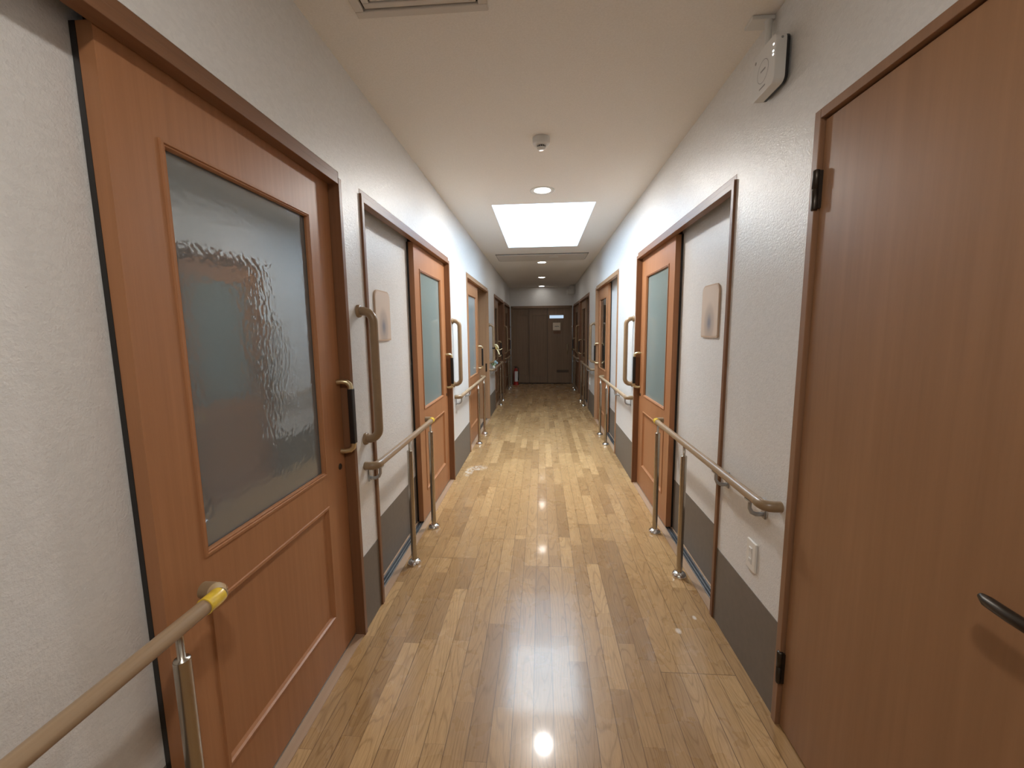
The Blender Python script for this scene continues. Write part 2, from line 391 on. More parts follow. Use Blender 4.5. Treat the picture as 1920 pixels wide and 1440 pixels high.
# ------------------------------------------------------------------ shell
def shell_wall(side, name, doors, label):
    w = MB(); x0 = wx(side, 0); x1 = wx(side, TH)
    ops = sorted(doors); y = YB
    for a, b_ in ops:
        w.box(x0, x1, y, a, 0, H)
        w.box(x0, x1, a, b_, ZO if (a, b_) != HING else 2.045, H)
        y = b_
    w.box(x0, x1, y, YE, 0, H)
    # the recessed fixed half beside each sliding leaf
    for a, b_ in ops:
        if (a, b_) == HING: continue
        w.box(wx(side, 0.085), x1, a + 0.025, b_ - 0.93 + 0.03, 0, ZO)
    o_ = w.build(name, 'wallpaper')
    tag(o_, label, 'wall', kind='structure')
    k = MB(); y = YB
    for a, b_ in ops:
        if a - y > 0.01: k.box(wx(side, 0.001), wx(side, -0.0022), y, a, 0, BAND)
        y = b_
    k.box(wx(side, 0.001), wx(side, -0.0022), y, YE, 0, BAND)
    for a, b_ in ops:
        if (a, b_) == HING: continue
        k.box(wx(side, 0.086), wx(side, 0.083), a + 0.025, b_ - 0.93 + 0.03, 0.004, BAND)
    nm = 'baseboard_left' if side < 0 else 'baseboard_right'
    o_ = k.build(nm, 'vinyl')
    tag(o_, 'grey-brown vinyl kick band along the foot of the %s wall' % ('left' if side < 0 else 'right'), 'baseboard', kind='structure')
shell_wall(-1, 'wall_left', DOORS_L, 'pale embossed wallpapered wall on the left of the corridor')
shell_wall(1, 'wall_right', DOORS_R + [HING], 'pale embossed wallpapered wall on the right of the corridor')

SKY = (-0.441, 0.483, 3.883, 5.821); SKZ = 3.35
f = MB().box(-3.4, 3.4, YB - 0.1, YE + 0.15, -0.1, 0)
tag(f.build('floor', 'floor'), 'glossy oak strip floor of the corridor', 'floor', kind='structure')
c = MB()
c.box(WL - TH, SKY[0], YB, YE, H, H + 0.12).box(SKY[1], WR + TH, YB, YE, H, H + 0.12)
c.box(SKY[0], SKY[1], YB, SKY[2], H, H + 0.12).box(SKY[0], SKY[1], SKY[3], YE, H, H + 0.12)
tag(c.build('ceiling', 'ceiling'), 'beige papered ceiling with a square skylight opening', 'ceiling', kind='structure')
# skylight
sk = empty('window_1', ((SKY[0] + SKY[1]) / 2, (SKY[2] + SKY[3]) / 2, H + 0.12), 'bright square skylight shaft in the ceiling beyond the first downlight', 'skylight', kind='structure')
s_ = MB(); t_ = 0.04; e_ = 0.0004
for zz0, zz1, o0, i_ in ((H + 0.0005, H + 0.121, -0.0004, 0.003), (H + 0.121, SKZ, t_, 0.003)):
    s_.box(SKY[0] - o0, SKY[0] + i_, SKY[2] - o0, SKY[3] + o0, zz0, zz1).box(SKY[1] - i_, SKY[1] + o0, SKY[2] - o0, SKY[3] + o0, zz0, zz1)
    s_.box(SKY[0] + i_, SKY[1] - i_, SKY[2] - o0, SKY[2] + i_, zz0, zz1).box(SKY[0] + i_, SKY[1] - i_, SKY[3] - i_, SKY[3] + o0, zz0, zz1)
s_.build('shaft_lining', 'shaft_white', sk)
MB().box(SKY[0] - t_, SKY[1] + t_, SKY[2] - t_, SKY[3] + t_, SKZ, SKZ + 0.006).build('skylight_pane', 'sky_pane', sk)

tag(MB().box(WL - TH, WR + TH, YE, YE + 0.12, 0, H).build('wall_back', 'wallpaper'), 'pale wall above the brown doors at the far end', 'wall', kind='structure')
tag(MB().box(WL - TH, WR + TH, YB - 0.1, YB, 0, H).build('wall_front', 'wallpaper'), 'pale wall behind the viewpoint', 'wall', kind='structure')
# rooms on the other side of the corridor walls
for side, nm in ((-1, 'wall_left_rooms'), (1, 'wall_right_rooms')):
    q = MB(); a = wx(side, TH); b_ = wx(side, TH + 2.2)
    q.box(b_, b_ + 0.05 * side, YB, YE, 0, H).box(a, b_, YB, YE, H, H + 0.05).box(a, b_, YE, YE + 0.05, 0, H).box(a, b_, YB - 0.05, YB, 0, H)
    for yy in (1.86, 4.3, 7.1, 9.39): q.box(a + 0.001 * side, b_, yy, yy + 0.06, 0, H)
    tag(q.build(nm, 'dark_room'), 'dim room partitions behind the %s corridor wall' % ('left' if side < 0 else 'right'), 'wall', kind='structure')

# ------------------------------------------------------------------ sliding doors
BEAD = [(-0.013, 0.0), (-0.011, -0.0045), (-0.005, -0.005), (-0.003, -0.001), (0.0005, -0.002), (0.003, 0.004), (0.003, 0.012)]
def pull_handle(side, yh, d, parent, zc=1.045, into=1):
    """door pull: champagne metal ends, black grip. d = leaf face depth"""
    h = MB()
    zt, zb = zc + 0.150, zc - 0.150; out = 0.052
    for z, sg in ((zt, 1), (zb, -1)):
        pts = [(wx(side, d), yh, z), (wx(side, d - 0.02), yh + 0.004, z + 0.002 * sg), (wx(side, d - out * 0.72), yh + 0.011, z - 0.001 * sg),
               (wx(side, d - out * 0.95), yh + 0.015, z - 0.013 * sg), (wx(side, d - out), yh + 0.016, z - 0.032 * sg)]
        h.tube(pts, 0.0105, 14, radii=[0.010, 0.0105, 0.0115, 0.012, 0.012])
    hd = h.build('pull_handle', 'brass', parent); hd['label'] = 'champagne metal handle ends'
    g = MB().box(wx(side, d - out + 0.011), wx(side, d - out - 0.012), yh + 0.003, yh + 0.030, zb + 0.030, zt - 0.030)
    gp = g.build('handle_grip', 'grip', hd, bevel=0.004); gp['label'] = 'flat black grip'
    return hd

def sliding_door(side, near, far, n, opened, label, tr_label, gmat='glass', leaf_mat='door_wood', frame_mat='frame_wood', frame_h='door_wood_h'):
    d0, d1 = 0.036, 0.071
    L1_ = far - 0.025; L0_ = far - 0.93
    if opened:
        sh = opened; L1_ -= sh; L0_ -= sh
    LW = L1_ - L0_
    yc = (L0_ + L1_) / 2
    rt = empty('door_%d' % n, (wx(side, (d0 + d1) / 2), yc, 0.010), label, 'door', kind='structure')
    z0, z1 = 0.012, 2.012
    g0, g1, gz0, gz1 = L0_ + 0.135, L1_ - 0.172, 0.842, 1.837
    p0, p1, pz0, pz1 = L0_ + 0.128, L1_ - 0.142, 0.215, 0.690
    lf = MB()
    lf.box(wx(side, d0), wx(side, d1), L0_, g0, z0, z1).box(wx(side, d0), wx(side, d1), g1, L1_, z0, z1)
    lf.box(wx(side, d0), wx(side, d1), g0, g1, gz1, z1)
    lf.box(wx(side, d0), wx(side, d1), g0, g1, pz1, gz0)
    lf.box(wx(side, d0), wx(side, d1), g0, g1, z0, pz0)
    lf.box(wx(side, d0 + 0.009), wx(side, d1), g0, g1, pz0, pz1)
    # widen the lower panel to the right-hand stile line
    leaf = lf.build('door_leaf', leaf_mat, rt)
    MB().frame(g0, g1, gz0, gz1, BEAD, side, d0).build('glass_bead', leaf_mat, leaf)
    MB().frame(g0 - 0.002, g1 + 0.002, pz0, pz1, [(-0.010, 0.0), (-0.008, -0.004), (0.0, -0.0045), (0.004, 0.002), (0.012, 0.009), (0.013, 0.012)], side, d0).build('panel_moulding', leaf_mat, leaf)
    MB().box(wx(side, 0.050), wx(side, 0.055), g0 - 0.004, g1 + 0.004, gz0 - 0.004, gz1 + 0.004).build('glass_pane', gmat, rt)
    pull_handle(side, L1_ - 0.030, d0, rt)
    MB().box(wx(side, d1 - 0.0005), wx(side, 0.0835), L0_ - 0.001, L0_ + 0.012, z0, z1).build('gap_shade_strip', 'grip', leaf)['label'] = 'black strip standing in for the shaded gap at the rear edge'  # added dark strip, paints the shade in the gap between leaf and panel
    lk = MB().lathe([(0.0001, 0.003), (0.013, 0.003), (0.0135, 0.0)], (wx(side, d0), L1_ - 0.047, 0.830), '-x' if side > 0 else 'x')
    lk.build('lock_cylinder', 'bronze', rt)
    # frame
    tx = wx(side, 0.04)
    tr = empty('trim_%d' % n, (tx, (near + far) / 2, 0.0), tr_label, 'door frame', kind='structure')
    fr_ = MB()
    fr_.box(wx(side, -0.011), wx(side, 0.085), near, near + 0.025, 0, ZO - 0.022)
    fr_.box(wx(side, -0.011), wx(side, 0.036), far - 0.025, far, 0, 2.03)
    fr_.box(wx(side, 0.034), wx(side, TH + 0.01), far - 0.020, far, 0.004, ZO)
    fr_.build('jamb', frame_mat, tr, bevel=0.0015)
    hb_ = MB()
    hb_.box(wx(side, -0.010), wx(side, 0.034), near + 0.025, far - 0.025, 2.004, 2.030)
    hb_.box(wx(side, 0.0), wx(side, 0.030), near + 0.003, far - 0.003, 2.030, ZO)
    hb_.box(wx(side, 0.087), wx(side, TH + 0.01), far - 0.93, far - 0.02, 2.010, ZO)
    hb_.build('header', frame_h, tr, bevel=0.0015)
    MB().box(wx(side, 0.031), wx(side, 0.085), near + 0.025, far - 0.02, 2.046, 2.060).build('top_track', 'track_dark', tr)
    th = MB().box(wx(side, -0.004), wx(side, TH + 0.01), near + 0.025, far - 0.020, -0.01, 0.0035)
    th.build('threshold', 'sill_wood', tr)
    MB().box(wx(side, 0.036), wx(side, 0.074), near + 0.025, far - 0.022, 0.003, 0.0045).build('floor_track_channel', 'track_dark', tr)
    ml = MB()
    for dd in (0.0365, 0.052, 0.0705): ml.box(wx(side, dd), wx(side, dd + 0.0035), near + 0.025, far - 0.022, 0.004, 0.0085)
    ml.build('floor_track', 'alu', tr)
    MB().box(wx(side, 0.075), wx(side, 0.0845), near + 0.025, far - 0.93, 0.003, 0.012).build('track_edge_strip', 'sill_wood', tr)
    if opened:
        MB().box(wx(side, 0.028), wx(side, 0.050), far - 0.0275, far - 0.0245, 0.765, 0.895).build('strike_plate', 'bronze', tr)
    return rt

LB = {
 (-1,0): 'nearest alder sliding door on the left with large grey rippled glass pane',
 (-1,1): 'second alder sliding door on the left, closed, teal glass, beside the nearest nameplate',
 (-1,2): 'open alder sliding door on the left slid over its nameplate, under the skylight',
 (-1,3): 'dark open sliding door on the left beyond the ribbon ornament',
 (-1,4): 'last dark sliding door on the left, beside the end doors',
 (1,0): 'nearest sliding door on the right with green rippled glass, opposite the second left door',
 (1,1): 'narrow-looking sunlit alder sliding door on the right, opposite the open door',
 (1,2): 'dark sliding door on the right beyond the pale wall strip with the small switch',
 (1,3): 'last dark sliding door on the right, beside the end doors'}
TL = {k: v for k, v in (
 ((-1,0), 'brown wooden frame and floor track of the nearest left sliding door'),
 ((-1,1), 'brown wooden frame and track around the second left door and its papered panel'),
 ((-1,2), 'light wooden frame around the open left doorway under the skylight'),
 ((-1,3), 'dark frame of the left doorway beyond the ribbon ornament'),
 ((-1,4), 'dark frame of the last left doorway'),
 ((1,0), 'brown wooden frame and track around the nearest right sliding door and its panel'),
 ((1,1), 'thin light wooden frame of the sunlit right doorway'),
 ((1,2), 'dark frame of the third sliding doorway on the right'),
 ((1,3), 'dark frame of the last right doorway'))}
def STY(i):
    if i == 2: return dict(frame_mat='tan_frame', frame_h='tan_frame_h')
    return dict(leaf_mat='brown_dim_leaf') if i > 2 else {}
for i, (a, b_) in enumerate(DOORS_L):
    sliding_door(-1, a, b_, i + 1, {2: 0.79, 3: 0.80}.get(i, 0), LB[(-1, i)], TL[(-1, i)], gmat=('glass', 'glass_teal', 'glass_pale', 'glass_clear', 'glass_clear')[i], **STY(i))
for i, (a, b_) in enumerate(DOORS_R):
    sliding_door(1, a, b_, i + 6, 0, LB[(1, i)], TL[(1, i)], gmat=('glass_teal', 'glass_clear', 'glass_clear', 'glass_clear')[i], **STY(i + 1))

# brown filler posts between the last two doorways, each side
for side, n in ((-1, 11), (1, 12)):
    o_ = MB().box(wx(side, 0.0), wx(side, -0.010), 9.335, 9.445, 0, 2.03).build('trim_%d' % n, 'frame_wood', bevel=0.001)
    tag(o_, 'brown boarded strip between the last two doorways on the %s' % ('left' if side < 0 else 'right'), 'trim', kind='structure')

# ------------------------------------------------------------------ hinged door on the right
a, b_ = HING
hd = empty('door_10', (WR, (a + b_) / 2, 0.0), 'tall flush alder hinged door at the right edge, with dark bronze hinges', 'door', kind='structure')
MB().box(wx(1, 0.002), wx(1, 0.040), a + 0.032, b_ - 0.032, 0.004, 2.012).build('door_leaf', 'hinged_wood', hd, bevel=0.0015)
for z0, z1 in ((1.757, 1.873), (0.165, 0.283)):
    h = MB(); yk = b_ - 0.026; xk = wx(1, -0.010); zm = (z0 + z1) / 2 + 0.002
    h.lathe([(0.0001, z0 - 0.001), (0.008, z0 - 0.001), (0.0095, z0 + 0.004), (0.0095, zm - 0.002), (0.008, zm - 0.001), (0.008, zm + 0.001), (0.0105, zm + 0.002), (0.0105, z1 - 0.004), (0.008, z1), (0.0001, z1)], (xk, yk, 0), 'z', 20)
    h.box(wx(1, -0.008), wx(1, 0.004), yk - 0.012, yk - 0.002, z0 + 0.004, z1 - 0.004).box(wx(1, -0.010), wx(1, -0.004), yk, yk + 0.012, z0 + 0.006, z1 - 0.006)
    h.build('hinge', 'bronze', hd)['label'] = 'dark bronze knuckle hinge'
h = MB(); zh = 0.915
h.lathe([(0.0001, 0.009), (0.022, 0.009), (0.025, 0.006), (0.026, 0.0)], (wx(1, 0.002), 0.645, zh), '-x')
h.tube([(wx(1, 0.0), 0.645, zh), (wx(1, -0.030), 0.645, zh), (wx(1, -0.046), 0.650, zh), (wx(1, -0.052), 0.665, zh), (wx(1, -0.052), 0.71, zh + 0.001), (wx(1, -0.050), 0.745, zh + 0.002), (wx(1, -0.046), 0.760, zh + 0.003)],
       0.010, 18, radii=[0.010, 0.010, 0.0105, 0.011, 0.011, 0.0105, 0.006])
h.build('lever_handle', 'bronze', hd)
tr = MB()
tr.box(wx(1, -0.012), wx(1, 0.06), b_ - 0.028, b_, 0, 2.045).box(wx(1, -0.012), wx(1, 0.06), a, a + 0.028, 0, 2.045)
tr.box(wx(1, -0.012), wx(1, 0.06), a + 0.028, b_ - 0.028, 2.018, 2.045)
tag(tr.build('trim_10', wood('hinged_frame', (0.25, 0.130, 0.068), (0.31, 0.165, 0.090)), bevel=0.002), 'thin alder frame around the flush hinged door at the right', 'door frame', kind='structure')
MB().box(wx(1, 0.045), wx(1, 0.19), a + 0.001, b_ - 0.001, 0, 2.045).build('door_backing', 'track_dark', hd)

# ------------------------------------------------------------------ end wall doors
ed = empty('door_13', (0, YE, 0), 'dark brown triple sliding doors closing the far end of the corridor', 'door', kind='structure')
def end_leaf(x0, x1, yf, name, label=None, louver=False):
    e = MB(); yb_ = yf + 0.022; st = 0.09
    e.box(x0, x0 + st, yf, yb_, 0.02, 1.975).box(x1 - st * 0.5, x1, yf, yb_, 0.02, 1.975)
    e.box(x0 + st, x1 - st * 0.5, yf, yb_, 1.80, 1.975).box(x0 + st, x1 - st * 0.5, yf, yb_, 0.02, 0.22)
    e.box(x0 + st, x1 - st * 0.5, yf + 0.016, yb_, 0.22, 1.80)
    o_ = e.build(name, 'brown_wood', ed, bevel=0.002)
    if label: o_['label'] = label
    return o_
end_leaf(-0.755, -0.30, YE - 0.045, 'door_leaf')
end_leaf(-0.315, 0.19, YE - 0.070, 'door_leaf')
e = MB().box(0.165, 0.76, YE - 0.095, YE - 0.072, 0.02, 1.975)
l3 = e.build('door_leaf', 'brown_wood', ed, bevel=0.002); l3['label'] = 'flush leaf with lit plate, note and louvre'
for xe, ye in ((-0.315, YE - 0.070), (0.165, YE - 0.095)):
    MB().box(xe - 0.006, xe + 0.001, ye + 0.001, ye + 0.024, 0.02, 1.975).build('leaf_gap_shade', 'track_dark', ed)  # added dark strips that paint the shade where the leaves overlap
lv = MB()
for k in range(5): lv.box(0.40, 0.72, YE - 0.100, YE - 0.094, 0.300 + k * 0.014, 0.308 + k * 0.014)
lv.build('louvre', 'bronze', l3)
MB().box(0.215, 0.575, YE - 0.105, YE - 0.095, 1.712, 1.790).build('lit_plate', 'lit_plate', l3, bevel=0.003)['label'] = 'glowing pale blue plate'
ph = MB().tube([(0.675, YE - 0.095, 1.03), (0.675, YE - 0.130, 1.03), (0.675, YE - 0.130, 0.80), (0.675, YE - 0.095, 0.80)], 0.011, 12)
ph.build('pull_handle', 'brass', l3)
MB().box(-0.78, 0.785, YE - 0.115, YE, 1.975, 2.035).box(-0.79, -0.755, YE - 0.115, YE, 0, 2.035).box(0.755, 0.795, YE - 0.115, YE, 0, 2.035).build('door_frame', 'brown_wood', ed, bevel=0.002)
MB().box(-0.755, 0.755, YE - 0.11, YE, -0.005, 0.012).build('floor_track', 'bronze', ed)
note = empty('notice_card', (0.40, YE - 0.097, 1.50), 'small cream square notice with a dark scrawl, on the far end door', 'notice')
MB().box(0.302, 0.497, YE - 0.102, YE - 0.096, 1.405, 1.600).build('card', 'paper', note)
MB().tube([(0.345, YE - 0.104, 1.500), (0.37, YE - 0.104, 1.512), (0.395, YE - 0.104, 1.502), (0.42, YE - 0.104, 1.514), (0.445, YE - 0.104, 1.505), (0.46, YE - 0.104, 1.507)], 0.005, 6).build('scrawl', 'ink', note)
sg = MB().box(0.315, 0.50, YE - 0.107, YE - 0.095, 1.318, 1.382).build('wooden_tag', 'frame_wood', None, bevel=0.002, loc=(0.40, YE - 0.1, 1.35))
tag(sg, 'small dark wooden tag just under the cream notice', 'sign')
# metal corner guards at the far corners
for x, n, lbl in ((-0.800, 14, 'left'), (0.803, 15, 'right')):
    o_ = MB().box(x - 0.008, x + 0.008, YE - 0.125, YE - 0.116, 0.0 if n == 14 else 1.30, 1.99).build('trim_%d' % n, 'alu', bevel=0.001)
    tag(o_, 'pale metal edge strip at the far %s corner' % lbl, 'trim', kind='structure')

# ------------------------------------------------------------------ handrails
RD = -0.055
def handrail(side, y0, y1, posts, brackets, label, tape=None):
    zr = 0.778
    rt = empty('handrail', (wx(side, RD), (y0 + y1) / 2, zr), label, 'handrail', 'horizontal handrails on posts along both walls')
    x = wx(side, RD); r_ = 0.0175
    MB().tube([(x, y0 + 0.035, zr), (x, y1 - 0.03, zr)], r_, 24).build('rail', 'rail_wood', rt)
    f2 = lambda p, q: (p, q, zr)
    # near elbow, returning to the wall
    s_g = -1 if side < 0 else 1
    pts = [(x, y0 + 0.045, zr), (x, y0 + 0.030, zr), (x + s_g * 0.004, y0 + 0.014, zr), (x + s_g * 0.016, y0 + 0.003, zr), (x + s_g * 0.030, y0, zr), (wx(side, 0.0), y0, zr)]
    MB().tube(pts, 0.0195, 24).build('elbow', 'rail_resin', rt)['label'] = 'elbow returning to the wall'
    pts = [(x, y1 - 0.045, zr), (x, y1 - 0.028, zr), (x + s_g * 0.004, y1 - 0.014, zr), (x + s_g * 0.014, y1 - 0.004, zr), (x + s_g * 0.030, y1, zr), (x + s_g * 0.055, y1, zr)]
    MB().tube(pts, 0.0195, 24).build('end_return', 'rail_resin', rt)['label'] = 'short return at the far end'
    if tape:
        MB().tube([(x, y1 - 0.062, zr), (x, y1 - 0.030, zr), (x + s_g * 0.002, y1 - 0.018, zr)], 0.0203, 24).build('yellow_tape', 'yellow_tape', rt)['label'] = 'band of yellow tape'
        if tape > 1:
            MB().tube([(x + s_g * 0.002, y1 - 0.019, zr), (x + s_g * 0.012, y1 - 0.005, zr), (x + s_g * 0.022, y1 - 0.001, zr)], 0.0205, 24).build('clear_tape', 'clear_tape', rt)
    for py in posts:
        p = MB()
        p.tube([(x, py, 0.012), (x, py, 0.706)], 0.0165, 24)
        p.lathe([(0.0165, 0.704), (0.0150, 0.708), (0.0075, 0.709), (0.0075, 0.765)], (x, py, 0), 'z', 24)
        po = p.build('post', 'steel', rt)
        MB().lathe([(0.0001, 0.028), (0.0168, 0.028), (0.020, 0.027), (0.030, 0.023), (0.038, 0.015), (0.041, 0.006), (0.041, 0.0)], (x, py, 0), 'z', 28).build('foot_flange', 'chrome', po)
    for by in brackets:
        k = MB(); xw = wx(side, 0.0)
        k.box(xw, wx(side, -0.006), by - 0.014, by + 0.014, 0.690, 0.765)
        k.tube([(wx(side, -0.004), by, 0.704), (wx(side, -0.030), by, 0.704), (wx(side, -0.047), by, 0.712), (x, by, 0.728), (x, by, 0.762)], 0.007, 10, radii=[0.008, 0.008, 0.008, 0.007, 0.007])
        k.box(x - 0.012, x + 0.012, by - 0.022, by + 0.022, 0.757, 0.763)
        k.build('bracket', 'bracket', rt, bevel=0.001)
    return rt
handrail(-1, -0.75, 0.905, (0.30, 0.772), (-0.6,), 'nearest left handrail with yellow taped end, in front of the large glass door', 2)
handrail(-1, 1.862, 2.905, (2.356, 2.828), (1.905,), 'second left handrail, in front of the papered panel with the nameplate', 1)
handrail(-1, 3.935, 5.715, (5.075, 5.590), (3.99, 4.50), 'left handrail under the skylight, passing the open door')
handrail(-1, 6.720, 8.420, (7.870, 8.370), (6.78, 7.30), 'left handrail beyond the open doorway, below the hanging ornaments')
handrail(-1, 9.392, 10.60, (9.990, 10.385), (9.42,), 'last left handrail before the far end doors')
handrail(1, 1.468, 2.905, (2.302, 2.826), (1.570, 1.880), 'nearest right handrail, beside the flush hinged door and above the wall switch', 1)
handrail(1, 3.885, 5.670, (5.080, 5.588), (3.95, 4.52), 'second right handrail, crossing the sunlit white wall')
handrail(1, 6.680, 8.455, (7.770, 8.350), (6.74, 7.28), 'third right handrail, between the sunlit door and the dark doors')
handrail(1, 9.392, 10.62, (9.880, 10.262), (9.42,), 'last right handrail before the far end doors')

# vertical grab bars -----------------------------------------------------
def grab_bar(side, y, label):
    z1, z0 = 1.500, 0.905; off = -0.070; r_ = 0.0195; R_ = 0.050
    rt = empty('grab_bar', (wx(side, 0), y, (z0 + z1) / 2), label, 'grab bar', 'vertical grab bars between the doors')
    pts = [(wx(side, -0.006), y, z1), (wx(side, off + R_), y, z1)]
    for k in range(1, 9):
        a_ = PI / 2 * k / 8
        pts.append((wx(side, off + R_ - R_ * math.sin(a_)), y, z1 - R_ + R_ * math.cos(a_)))
    for k in range(0, 9):
        a_ = PI / 2 * k / 8
        pts.append((wx(side, off + R_ - R_ * math.cos(a_)), y, z0 + R_ - R_ * math.sin(a_)))
    pts.append((wx(side, -0.006), y, z0))
    MB().tube(pts, r_, 24).build('bar', 'bar_resin', rt)
    for z in (z0, z1):
        MB().lathe([(0.0001, 0.014), (0.022, 0.014), (0.0275, 0.011), (0.029, 0.006), (0.029, 0.0)], (wx(side, 0.0), y, z), 'x' if side < 0 else '-x', 28).build('mount_flange', 'bar_resin', rt)
    return rt
grab_bar(-1, 1.880, 'large brown vertical grab bar on the left, right beside the nearest glass door')
grab_bar(-1, 3.905, 'vertical grab bar on the bright left wall between the second and third doors')
grab_bar(-1, 6.690, 'vertical grab bar on the left with ribbon ornament tied to it')
grab_bar(-1, 9.392, 'vertical grab bar on the left between the last two dark doorways')
grab_bar(-1, 11.115 - 0.01, 'vertical grab bar in the far left corner')
grab_bar(1, 3.905, 'vertical grab bar on the right, before the green glass door')
grab_bar(1, 6.680, 'vertical grab bar on the right, just past the sunlit door')
grab_bar(1, 9.392, 'vertical grab bar on the right between the last two dark doorways')
grab_bar(1, 11.115 - 0.01, 'vertical grab bar in the far right corner')

# nameplates -------------------------------------------------------------
def nameplate(side, yc, label):
    zc = 1.497; hw, hh = 0.114, 0.142
    rt = empty('nameplate', (wx(side, 0.085), yc, zc), label, 'nameplate', 'room nameplates on the papered panels')
    def shape(w, h_, r_):
        p = []
        for cx_, cz_, a0 in ((w - r_, h_ - r_, 0), (-w + r_, h_ - r_, PI / 2)):
            p += [(cx_ + r_ * math.cos(a0 + PI / 2 * k / 8), cz_ + r_ * math.sin(a0 + PI / 2 * k / 8)) for k in range(9)]
        q_ = 0.012
        for cx_, cz_, a0 in ((-w + q_, -h_ + q_, PI), (w - q_, -h_ + q_, 1.5 * PI)):
            p += [(cx_ + q_ * math.cos(a0 + PI / 2 * k / 4), cz_ + q_ * math.sin(a0 + PI / 2 * k / 4)) for k in range(5)]
        return p
    MB().prism(shape(hw, hh, 0.045), 0.0845, 0.076, lambda p, q, d: (wx(side, d), yc + p, zc + q)).build('board', 'plate_edge', rt)
    MB().prism(shape(hw - 0.004, hh - 0.008, 0.040), 0.0762, 0.0745, lambda p, q, d: (wx(side, d), yc + p, zc + q)).build('picture', 'nameplate', rt)['label'] = 'soft beige picture with a dark blurred shape'
for side, doors, labs in ((-1, DOORS_L, [None, 'left nameplate on the papered panel beside the large grab bar', 'nameplate on the left seen through the open door glass', 'nameplate on the left behind the dark open door', 'last left nameplate, near the far end']),
                          (1, DOORS_R, ['right nameplate above the nearest right handrail', 'nameplate on the thin sunlit right panel, seen edge-on', 'nameplate on the right beside the third sliding door', 'last right nameplate, near the far end'])):
    for (a, b_), lb in zip(doors, labs):
        if lb: nameplate(side, a + 0.425, lb)

# switches ---------------------------------------------------------------
def switch(y, z, label, w=0.070, h_=0.120):
    rt = empty('wall_switch', (WR, y, z), label, 'switch')
    MB().box(wx(1, 0), wx(1, -0.009), y - w / 2, y + w / 2, z - h_ / 2, z + h_ / 2).build('plate', 'white_gloss', rt, bevel=0.003)
    MB().box(wx(1, -0.008), wx(1, -0.0105), y - 0.012, y + 0.012, z - 0.034, z + 0.034).build('socket_body', 'white_plastic', rt, bevel=0.001)
    for dz in (-0.022, 0.0225):
        MB().box(wx(1, -0.010), wx(1, -0.0125), y - 0.0095, y + 0.0095, z + dz - 0.0105, z + dz + 0.0105).build('rocker', 'white_gloss', rt, bevel=0.001)
        sl = MB()
        for dy in (-0.004, 0.004): sl.box(wx(1, -0.012), wx(1, -0.0128), y + dy - 0.001, y + dy + 0.001, z + dz - 0.006, z + dz + 0.006)
        sl.build('slot', 'grey_plastic', rt)
switch(1.632, 0.505, 'white double wall outlet low on the right wall, under the nearest right handrail')
switch(7.30, 0.520, 'small white wall outlet on the far pale strip of the right wall')

# router box near the ceiling ---------------------------------------------
def wall_unit(yc, zc, half, label, far_=False):
    rt = empty('wall_router', (WR, yc, zc), label, 'router')
    def sq(h_, r_):
        p = []
        for cx_, cz_, a0 in ((h_ - r_, h_ - r_, 0), (-h_ + r_, h_ - r_, PI / 2), (-h_ + r_, -h_ + r_, PI), (h_ - r_, -h_ + r_, 1.5 * PI)):
            p += [(cx_ + r_ * math.cos(a0 + PI / 2 * k / 6), cz_ + r_ * math.sin(a0 + PI / 2 * k / 6)) for k in range(7)]
        return p
    fn_ = lambda p, q, d: (wx(1, d), yc + p, zc + q)
    MB().prism(sq(half, 0.022), -0.018, -0.054, fn_).build('casing', 'white_plastic', rt, bevel=0.002)
    MB().prism(sq(half - 0.001, 0.022), -0.008, -0.018, fn_).build('back_plate', 'black_plastic', rt)
    MB().box(wx(1, 0), wx(1, -0.009), yc - 0.04, yc + 0.04, zc - 0.05, zc + 0.05).build('wall_mount', 'white_plastic', rt)
    if not far_:
        xf = wx(1, -0.0541)
        ring = MB(); seg = 40; vs = []; fs = []
        for k in range(seg):
            a_ = 2 * PI * k / seg
            for r_ in (0.0355, 0.0375): vs.append((xf - 0.0006, yc + r_ * math.cos(a_), zc - 0.004 + r_ * math.sin(a_)))
        for k in range(seg): fs.append((2 * k, 2 * k + 1, (2 * k + 3) % (2 * seg), (2 * k + 2) % (2 * seg)))
        ring.add(vs, fs); ring.build('ring_mark', 'grey_plastic', rt)
        for hw_, za, zb_ in ((0.016, -0.002, 0.003), (0.019, -0.058, -0.054)):
            MB().box(xf, xf - 0.0008, yc - hw_, yc + hw_, zc + za, zc + zb_).build('printed_mark', 'grey_plastic', rt)
        MB().lathe([(0.0001, 0.001), (0.005, 0.001), (0.005, 0.0)], (xf, yc + 0.056, zc + 0.052), '-x', 12).build('sensor_hole', 'grey_plastic', rt)
        for dz in (0.045, 0.024, 0.013):
            MB().box(xf, xf - 0.001, yc - 0.067, yc - 0.061, zc + dz - 0.002, zc + dz + 0.002).build('status_light', 'led', rt)
        MB().lathe([(0.0001, 0.001), (0.004, 0.001), (0.004, 0.0)], (wx(1, -0.034), yc - half, zc + 0.058), '-y', 12).build('port_hole', 'grey_plastic', rt)
    # cable duct rising to the ceiling
    dk = MB()
    dk.box(wx(1, -0.001), wx(1, -0.080), yc + 0.045, yc + 0.105, 2.502, 2.515)
    dk.tube([(wx(1, -0.018), yc + 0.055, 2.503), (wx(1, -0.018), yc + 0.055, zc + half - 0.012)], 0.012, 14)
    dk.build('ceiling_bracket', 'white_plastic', rt, bevel=0.001)
    return rt
wall_unit(1.668, 2.308, 0.078, 'white square router with round mark on the right wall near the ceiling')
u = empty('wall_router', (WR, 10.75, 2.39), 'small pale box under the ceiling in the far right corner', 'router')
MB().box(wx(1, 0), wx(1, -0.19), 10.66, 10.84, 2.29, 2.42).build('casing', 'white_plastic', u, bevel=0.02)
